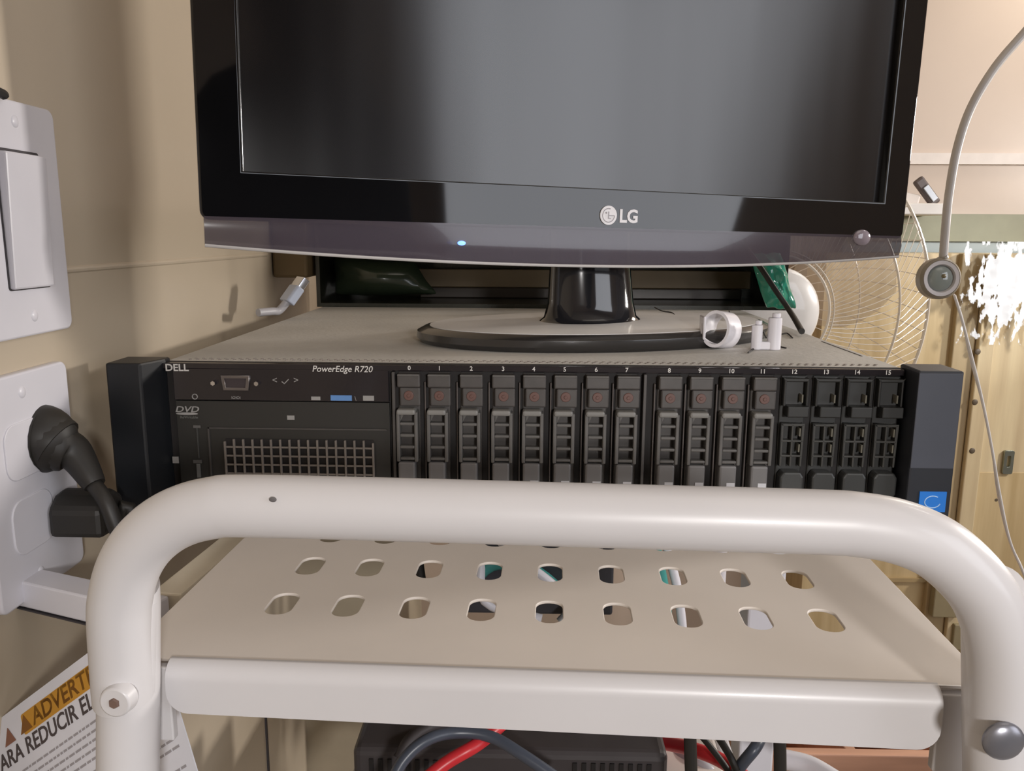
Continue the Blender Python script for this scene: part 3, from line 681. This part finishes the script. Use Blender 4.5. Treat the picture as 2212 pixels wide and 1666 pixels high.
for row in range(20):
    u = .004+rr.uniform(0, .0015); end = .104-rr.uniform(0, .01)*(row % 5 == 4)*4
    while u < end:
        wd = rr.uniform(.0012, .0042); 
        fm.box((0, 0, 0), (0, 0, 0), mx=TM @ T(u+wd/2, vline, .0003) @ Matrix.Diagonal((wd, .00085, .0001, 1))); u += wd+.0007
    vline -= .0030 if row % 5 != 4 else .0042
fm.build('fine_print', M_inkl, tg)

# ------------------------------------------------------------------ right background
# fan
fc = atY(1640, 668, .56); FR = .228
fan = thing('standing_fan', (fc.x, fc.y+.10, FZ), label='white fan with clear blades and thin wire guard behind the right end of the server', cat='fan')
FM = Matrix.Translation(fc-Vector((fc.x, fc.y+.10, FZ))) @ Matrix.Rotation(math.radians(8), 4, 'Z') @ Matrix.Rotation(math.radians(90), 4, 'X')   # local z towards the camera
def fan_obj(mbd, n, m, **k): bmesh.ops.transform(mbd.bm, matrix=FM, verts=mbd.bm.verts); return mbd.build(n, m, fan, **k)
def gr_(r): return .045*math.sqrt(max(0, 1-(r/FR)**2))
gd = MB()
for k in range(110):
    a = 2*math.pi*k/110; tw = .10
    gd.tube([Vector((r*math.cos(a+tw*i), r*math.sin(a+tw*i), z)) for i, (r, z) in enumerate(((.068, .048), (.11, .046), (.16, .038), (.192, .020), (FR, 0)))], .00055, 5, smooth=3, cap=False)
for r, z, t in ((.068, .048, .0018), (.074, .048, .001), (.166, .036, .0016), (FR, 0, .0022)):
    gd.tube([Vector((r*math.cos(a), r*math.sin(a), z)) for a in [k*math.pi/24 for k in range(48)]], t, 8, closed=True, smooth=2)
fan_obj(gd, 'front_guard', M_guard, smooth=True)
gd = MB()
for k in range(60):
    a = 2*math.pi*k/60
    gd.tube([Vector((r*math.cos(a-.08*i), r*math.sin(a-.08*i), z)) for i, (r, z) in enumerate(((.05, -.075), (.14, -.07), (.19, -.035), (FR, -.002)))], .0006, 5, smooth=3, cap=False)
for r, z, t in ((.05, -.075, .0018), (.165, -.055, .001)):
    gd.tube([Vector((r*math.cos(a), r*math.sin(a), z)) for a in [k*math.pi/24 for k in range(48)]], t, 8, closed=True, smooth=2)
fan_obj(gd, 'rear_guard', M_guard, smooth=True)
hb = MB(); hb.lathe([(.054, .044), (.054, .050), (.049, .056), (.03, .0595), (.001, .060)], Matrix(), 48); fan_obj(hb, 'hub_cover', mat('hub_white', (.82, .80, .78), .3, coat=.5), smooth=True)
hb = MB(); hb.lathe([(.045, -.03), (.048, .01), (.03, .02), (.001, .022)], Matrix(), 40); fan_obj(hb, 'blade_hub', M_guard, smooth=True)
for k in range(3):
    b = MB(); a0 = 2*math.pi*k/3+.35; rows = []
    for i in range(9):
        r = .04+.15*i/8; wd = math.radians(20+62*math.sin(math.pi*(.18+.62*i/8))); row = []
        for j in range(9):
            u = j/8-.5; a = a0+wd*u+.25*i/8; row.append(b.bm.verts.new((r*math.cos(a), r*math.sin(a), .028*u*2*(.4+.6*math.sin(math.pi*i/8)))))
        rows.append(row)
    for p_, q_ in zip(rows, rows[1:]):
        for j in range(8): b.bm.faces.new((p_[j], p_[j+1], q_[j+1], q_[j]))
    o = fan_obj(b, 'fan_blade', M_blade, smooth=True); s_ = o.modifiers.new('solid', 'SOLIDIFY'); s_.thickness = .0015
mt = MB(); mt.cyl((0, 0, -.17), (0, 0, -.05), .045, .05, 28); fan_obj(mt, 'motor_housing', mat('motor_white', (.75, .72, .68), .4), smooth=True, bev=.006)
MB().cyl((0, .03, .04), (0, .03, fc.z-FZ-.03), .011, seg=20).build('pole', M_wplast, fan, smooth=True)
MB().lathe([(.17, 0), (.17, .012), (.12, .03), (.03, .045), (.02, .08)], T(0, .03, 0) @ Matrix.Diagonal((.65, .65, 1, 1)), 40).build('fan_base', M_wplast, fan, smooth=True)

# wooden partition
WY = 1.02
ww = thing('wooden_cabinet', (1.2, WY, FZ), label='tall cabinet of pale pine boards at the right behind the fan', cat='cabinet')
ztop = atY(2100, 548, WY).z-FZ
def wx(px, py=900): return atY(px, py, WY).x-1.2
xA = wx(1760); xB = wx(2046, 800); xC = wx(2094, 800); xD = wx(2128, 800)
MB().b2(xA, xB, 0, .10, 0, ztop).build('cabinet_side', M_wood, ww)
MB().b2(xB, xC-.001, -.012, .10, 0, ztop).build('cabinet_post', mat('pine_darker', (.42, .32, .18), .45, col2=(.5, .39, .23), scale=5, stretch=(9, 9, .7)), ww, bev=.002)  # post in a darker pine tone
MB().b2(xC, xD, -.022, .10, 0, ztop).build('cabinet_stile', M_wood2, ww, bev=.002)
dr = MB().b2(xD+.002, .9, -.010, .10, 0, ztop).build('cabinet_door', M_wood2, ww, bev=.002)
sc = MB()
for px, py in ((2112, 760), (2106, 869), (2100, 974)):
    p = atY(px, py, WY-.022)-Vector((1.2, WY, FZ)); MB().sph((p.x, -.022, p.z), .0055, (1, .35, 1), 12).build('screw', mat('screw_brown', (.12, .09, .06), .5), ww)
p = atY(2151, 1080, WY-.010)-Vector((1.2, WY, FZ)); MB().sph((p.x, -.010, p.z), .0055, (1, .35, 1), 12).build('screw', MT['screw_brown'], ww)
MB().b2(xD+.004, .9, -.0115, -.009, 0, atY(2180, 1018, WY).z-FZ).build('door_lower_board', M_wood, ww)
p = atY(2176, 998, WY-.012)-Vector((1.2, WY, FZ))
lt = mesh_obj('latch_plate', sheet([rrect(.017, .044, .003), rrect(.008, .022, .003, 6, 0, .002)[::-1]], .004, T(p.x, -.014, p.z) @ RX, .0006), mat('latch_steel', (.35, .38, .33), .25, .8), ww)
for px, w0, y0, y1 in ((2042, 46, 1232, 1330), (2080, 46, 1345, 1400)):
    p = atY(px-w0/2, y0, WY-.02); q = atY(px+w0/2, y1, WY-.02)
    MB().b2(p.x-1.2, q.x-1.2, -.03, -.012, q.z-FZ, p.z-FZ).build('batten', mat('batten_olive', (.30, .25, .15), .5), ww, bev=.002)
p = atY(1900, 1246, WY); q = atY(2015, 1256, WY); MB().b2(p.x-1.2, q.x-1.2, -.006, 0, q.z-FZ, p.z-FZ).build('rail_strip', mat('rail_darker', (.42, .31, .16), .5), ww)  # strip in a darker wood tone
# plastic film hanging on the cabinet
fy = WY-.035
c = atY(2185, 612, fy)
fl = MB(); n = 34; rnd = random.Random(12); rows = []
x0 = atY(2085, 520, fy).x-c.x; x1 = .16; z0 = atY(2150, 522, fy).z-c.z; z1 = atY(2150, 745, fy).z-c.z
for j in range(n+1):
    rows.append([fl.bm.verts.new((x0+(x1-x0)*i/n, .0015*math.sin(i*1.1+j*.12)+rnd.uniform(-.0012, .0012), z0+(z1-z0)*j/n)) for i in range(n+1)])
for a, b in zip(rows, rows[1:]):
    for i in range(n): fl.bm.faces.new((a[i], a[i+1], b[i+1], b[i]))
fo = fl.build('plastic_film', M_film, None, smooth=True, label='crinkled film with its glare coloured in as white patches on the pine cabinet at right', cat='plastic film'); fo.location = c
sfl = bpy.data.lights.new('added_film_spot', 'SPOT'); sfl.energy = 20; sfl.spot_size = math.radians(17); sfl.spot_blend = .7; sfl.color = (.93, .97, 1); sfl.shadow_soft_size = .02  # added spot that whitens the film patches; no lamp known here
so = bpy.data.objects.new('added_film_spot', sfl); COL.objects.link(so); so.location = (1.3, -.1, .35); so.rotation_euler = (c-Vector(so.location)).to_track_quat('-Z', 'Y').to_euler()
# shelf with a small dark tool
Yk = .352
p = atY(592, 600, Yk)
MB().b2(WX+.001, atY(664, 600, Yk).x, Yk, Yk+.05, p.z, p.z+.09).build('brown_wall_box', mat('box_brown', (.17, .12, .06), .6), None, bev=.003, label='brown box fixed to the left wall behind the metal plug', cat='box')
p = atY(1900, 440, BY-.1); q = atY(2036, 465, BY-.1)
MB().b2(p.x-.1, q.x, BY-.13, BY-.031, q.z, p.z).build('wall_shelf', mat('shelf_white', (.74, .71, .68), .35), None, bev=.002, label='small white shelf on the back wall right of the monitor', cat='shelf')
cl = atY(2000, 428, BY-.09)
pk = thing('pocket_tool', (cl.x, BY-.09, p.z), label='small dark tool leaning on the little white shelf', cat='tool')
MB().box((0, 0, 0), (0, 0, 0), mx=T(0, 0, .022) @ Matrix.Rotation(math.radians(50), 4, 'Y') @ Matrix.Diagonal((.058, .012, .020, 1))).build('handle', mat('tool_brown', (.10, .075, .07), .4), pk, bev=.004)
MB().box((0, 0, 0), (0, 0, 0), mx=T(.004, -.007, .019) @ Matrix.Rotation(math.radians(50), 4, 'Y') @ Matrix.Diagonal((.032, .004, .011, 1))).build('handle_inlay', M_gmetal, pk, bev=.001)
MB().box((0, 0, 0), (0, 0, 0), mx=T(-.045, .008, .012) @ Matrix.Rotation(math.radians(12), 4, 'Y') @ Matrix.Diagonal((.07, .02, .022, 1))).build('sheath', M_band, pk, bev=.004)
# gooseneck
gy = .36
gn = thing('gooseneck_lamp', atY(2025, 602, gy), label='white gooseneck with a small round lens head hanging at the right', cat='lamp')
g0 = Vector(gn.location)
P = [atY(x, y, gy)-g0 for x, y in ((2330, -60), (2265, 10), (2212, 72), (2150, 145), (2098, 232), (2068, 320), (2050, 420), (2042, 500), (2037, 566))]
MB().tube([Vector((.30, 0, 1.5-g0.z-.002)), Vector((.22, 0, .40))]+P, .0042, 14).build('flexible_arm', mat('arm_white', (.62, .58, .55), .3, coat=.3), gn, smooth=True)
rad = .0205
HM = Matrix.Rotation(math.radians(86), 4, 'X')
hd = MB(); hd.lathe([(rad, -.003), (rad, .006), (rad-.0022, .0085), (rad-.0045, .006), (rad-.0045, .003)], HM, 40); hd.build('lamp_head', mat('head_olive', (.30, .26, .20), .3), gn, smooth=True)
hd = MB(); hd.lathe([(rad-.0022, .0060), (rad-.003, .0088), (rad-.0065, .0085), (rad-.008, .0045)], HM, 40, True); hd.build('head_ring', mat('head_ring_white', (.72, .68, .68), .35), gn, smooth=True)
MB().sph((0, -.004, 0), rad-.0075, (1, .5, 1), 24).build('lens', M_lens, gn, smooth=True)
MB().sph((.001, -.0105, .003), .0022, (1, .5, 1), 12).build('bulb', mat('bulb_olive', (.2, .16, .08), .3), gn, smooth=True)
MB().tube([atY(2036, 560, gy)-g0, Vector((0.002, 0, rad+.001))], .0062, 14, smooth=0).build('neck_socket', MT['head_olive'], gn, smooth=True)
P1 = [atY(x, y, gy)-g0 for x, y in ((2062, 638), (2078, 690), (2100, 775), (2122, 865), (2142, 965), (2160, 1070), (2182, 1170), (2215, 1250), (2260, 1400))]
P2 = [p_+Vector((.0012*math.sin(i*2.1), .002, .001)) for i, p_ in enumerate(P1)]
MB().tube(P1, .0015, 8).tube(P2, .0012, 8).build('lamp_cord', mat('cord_white', (.85, .82, .80), .35), gn, smooth=True)

# ------------------------------------------------------------------ below the platform
# black device on the lower step
def yat(px, py, z): return atZ(px, py, z)
dz = -.300; a = atZ(760, 1618, dz); b = atZ(1440, 1612, dz)
dv = thing('black_device', ((a.x+b.x)/2, a.y+.07, SZ+.0005), label='black vented device box on the lower step under the platform', cat='electronic device')
dw = b.x-a.x; dh = dz-SZ
MB().b2(-dw/2, dw/2, -.07, .07, 0, dh).build('housing', M_dev, dv, bev=.006, segs=3)
vt = MB()
for s in (-1, 1):
    for k in range(9): vt = MB() if k == 0 else vt; vt.b2(s*.075+(k-4)*.0068-.0016, s*.075+(k-4)*.0068+.0016, -.0712, -.0695, dh-.022, dh-.008)
    vt.build('vent_slots', M_srvd, dv)
for xx, hgt in ((-.118, .018), (.02, .016), (.048, .016), (.085, .020)):
    MB().b2(xx-.010, xx+.010, -.02, .01, dh, dh+hgt).build('connector', M_rubber, dv, bev=.003)
MB().b2(-.07, -.005, .0, .03, dh, dh+.012).build('connector', mat('connector_grey', (.33, .33, .30), .4), dv, bev=.002, label='grey connector block')
MB().sph((-.128, -.02, dh+.008), .009, (1, 1, 1), 16).sph((.062, -.01, dh+.012), .007, (1, 1, 1), 16).build('cap_nut', M_chrome, dv, smooth=True)
def cable(pts, r, m, lab, cat='cable'):
    return MB().tube(pts, r, 12).build('cable', m, None, smooth=True, label=lab, cat=cat)
def q(px, py, Y): return atY(px, py, Y)
yc_ = a.y-.02
cable([q(900, 1700, yc_-.02), q(965, 1648, yc_-.01), q(1035, 1606, yc_), q(1090, 1560, yc_+.03)], .0048, M_redc, 'thick red cable rising in front of the left half of the black device')
cable([q(835, 1720, yc_-.03), q(868, 1648, yc_-.02), q(920, 1600, yc_-.01), q(985, 1583, yc_), q(1060, 1592, yc_), q(1130, 1632, yc_-.01), q(1215, 1690, yc_-.02)], .0042, M_bluec, 'blue black cable arching over the top edge of the black device')
cable([q(862, 1640, yc_+.02), q(885, 1600, yc_+.03), q(920, 1575, yc_+.04), q(960, 1560, yc_+.05)], .005, M_dev, 'dark cable stub behind the arched blue black cable')
cable([q(1380, 1592, yc_+.10), q(1440, 1606, yc_+.08), q(1500, 1620, yc_+.05), q(1560, 1645, yc_+.03), q(1620, 1690, yc_)], .0055, M_redc, 'thick red cable running right of the black device')
cable([q(1425, 1625, yc_+.10), q(1490, 1640, yc_+.08), q(1535, 1665, yc_+.07), q(1545, 1700, yc_+.07)], .004, M_greyc, 'grey cable curving under the right red cable')
for x0_, x1_, lab in ((1490, 1496, 'black vertical cable crossing the right red cable'), (1683, 1685, 'black vertical strap right of the white panel')):
    cable([q(x0_, 1560, yc_-.03), q(x0_+2, 1640, yc_-.03), q(x1_, 1730, yc_-.03)], .0042, M_rubber, lab)
cable([q(1515, 1590, yc_+.03), q(1555, 1640, yc_+.02), q(1590, 1690, yc_+.01)], .0024, M_rubber, 'thin black cable left of the pair beside the white panel')
cable([q(1550, 1590, yc_+.0), q(1580, 1640, yc_+.0), q(1600, 1690, yc_-.01)], .0026, M_rubber, 'thin black cable right of the pair beside the white panel')
cable([q(1650, 1580, yc_+.02), q(1632, 1615, yc_), q(1600, 1655, yc_), q(1575, 1700, yc_)], .0042, M_bluec, 'blue black cable leaning against the white panel')
cable([q(1690, 1640, yc_+.06), q(1750, 1655, yc_+.05), q(1810, 1690, yc_+.03)], .0075, M_wplast, 'fat white cable at the bottom right of the black strap')
p = q(1500, 1590, yc_+.14); r_ = q(1662, 1760, yc_+.14)
MB().b2(max(p.x, .190), r_.x, yc_+.14, yc_+.17, FZ, -.19).build('white_panel', M_wplast, None, bev=.002, label='bright white panel standing behind the thin black cables', cat='panel')
# beige box and steel post at lower left
Yp = .40
p = atY(628, 1600, Yp); r_ = atY(860, 1600, Yp)
MB().b2(p.x, r_.x, Yp, Yp+.22, FZ, -.13).build('beige_carton', M_tanp, None, bev=.002, label='beige tall carton under the left part of the server', cat='carton')
p = atY(616, 1600, Yp-.03)
MB().b2(p.x-.004, p.x+.003, Yp-.035, Yp-.028, FZ, -.11).build('steel_post', M_gmetal, None, bev=.001, label='thin grey steel post left of the beige carton', cat='post')
ty = atX(574, 1600, WX).y
MB().b2(WX, WX+.0015, ty, ty+.0035, FZ, -.12).build('trim_4', M_line, None, kind='structure')
# shelf carrying the far end of the server
MB().b2(-.235, .235, .30, .48, -.106, -.0869).build('support_board', mat('support_board_wood', (.25, .18, .10), .5), None, bev=.001, label='wooden board carrying the far end of the server', cat='board')
# darker things seen through the platform holes
def blk(name, x0, x1, y0, y1, z0, z1, m, lab, cat): return MB().b2(x0, x1, y0, y1, z0, z1).build(name, m, None, bev=.003, label=lab, cat=cat)
blk('dark_toolbox', -.088, .095, .375, .50, SZ+.0005, -.215, mat('toolbox_charcoal', (.05, .05, .06), .4), 'charcoal box on the lower step behind the black device', 'box')
cable([(-.10, .36, -.20), (-.055, .35, -.26), (-.045, .335, -.31), (.015, .325, -.325)], .0055, M_wplast, 'white cable slanting down over the left part of the charcoal box')
cable([(-.075, .33, -.19), (-.02, .32, -.245), (.03, .315, -.285), (.07, .33, -.33)], .005, M_wplast, 'white cable crossing the middle of the charcoal box')
cable([(.10, .345, -.19), (.075, .345, -.25), (.055, .345, -.31), (.035, .34, -.335)], .005, M_gmetal, 'grey cable crossing the right half of the charcoal box')
cable([(-.08, .352, -.325), (-.04, .362, -.28), (.01, .362, -.29), (.06, .355, -.335)], .008, M_teal, 'teal cable lying against the foot of the charcoal box')
cable([(.122, .35, -.12), (.132, .35, -.24), (.15, .35, -.34), (.17, .34, -.6)], .0075, M_teal, 'teal cable dropping at the right side of the lower step')
cable([(.135, .36, -.12), (.146, .36, -.24), (.168, .355, -.34), (.19, .35, -.6)], .005, M_wplast, 'white cable dropping beside the teal cable')
cable([(.104, .335, -.12), (.110, .335, -.24), (.132, .33, -.34), (.150, .34, -.6)], .004, M_greyc, 'grey cable dropping left of the teal cable')
cable([(-.135, .40, -.12), (-.128, .40, -.26), (-.12, .40, -.335)], .006, M_rubber, 'black cable dropping beside the beige carton')
# reddish wooden crate bottom right
p = atY(1650, 1628, .30); r_ = atY(2120, 1700, .30)
cr_ = thing('wooden_crate', ((p.x+r_.x)/2, .42, FZ), label='reddish wooden crate at the bottom right below the platform', cat='crate')
cw = (r_.x-p.x)/2
hgt = p.z-FZ
for nm, a_ in (('front_board', (-cw, cw, -.12, -.108, 0, hgt)), ('back_board', (-cw, cw, .108, .12, 0, hgt)), ('side_board', (-cw, -cw+.012, -.108, .108, 0, hgt)), ('side_board', (cw-.012, cw, -.108, .108, 0, hgt)), ('bottom_board', (-cw+.012, cw-.012, -.108, .108, 0, .012)), ('divider_board', (-.02, -.008, -.107, .107, .012, hgt-.01))):
    MB().b2(*a_).build(nm, M_salmon, cr_, bev=.0015)

# ------------------------------------------------------------------ unseen things added for the glossy surfaces to reflect
def curtain(name, p0, p1, z0, z1, lab):
    p0, p1 = Vector(p0), Vector(p1); d = p1-p0; n = 160; nn = Vector((-d.y, d.x, 0)).normalized(); mb = MB(); rows = []
    for z in (z0, z1): rows.append([mb.bm.verts.new((p0+d*i/n+nn*.03*(math.sin(i*.55)+.5*math.sin(i*.21))).to_3d()+Vector((0, 0, z))) for i in range(n+1)])
    for i in range(n): mb.bm.faces.new((rows[0][i], rows[0][i+1], rows[1][i+1], rows[1][i]))
    o = mb.build(name, M_curt, None, smooth=True, label=lab, cat='curtain'); s_ = o.modifiers.new('solid', 'SOLIDIFY'); s_.thickness = .003
curtain('curtain', (1.97, -.3, 0), (1.97, .75, 0), FZ+.02, 1.4, 'pale grey pleated curtain added on the right wall for the screen to reflect')  # unseen curtain, put in for the reflections
ct = thing('added_silhouette', (.74, -1.42, FZ), label='black rounded shape added unseen behind the viewer as the dark silhouette in the screen', cat='coat')  # unseen shape added to darken the left of the screen's reflection
c_ = MB(); rows = []
for z, rx_, ry_ in ((0.25, .26, .16), (.6, .27, .17), (1.0, .26, .17), (1.25, .24, .16), (1.36, .17, .13), (1.42, .08, .08), (1.47, .08, .08), (1.55, .11, .11), (1.63, .10, .10), (1.68, .04, .04)):
    rx_ *= 1.25; rows.append([c_.bm.verts.new((rx_*math.cos(2*math.pi*k/32), ry_*math.sin(2*math.pi*k/32), z)) for k in range(32)])
for a, b in zip(rows, rows[1:]):
    for k in range(32): c_.bm.faces.new((a[k], a[(k+1) % 32], b[(k+1) % 32], b[k]))
c_.bm.faces.new(rows[0][::-1]); c_.bm.faces.new(rows[-1]); c_.build('silhouette_shape', M_silhouette, ct, smooth=True)
MB().cyl((0, 0, 0), (0, 0, .3), .02).cyl((0, 0, 0), (0, 0, .02), .18).build('stand', M_rubber, ct)
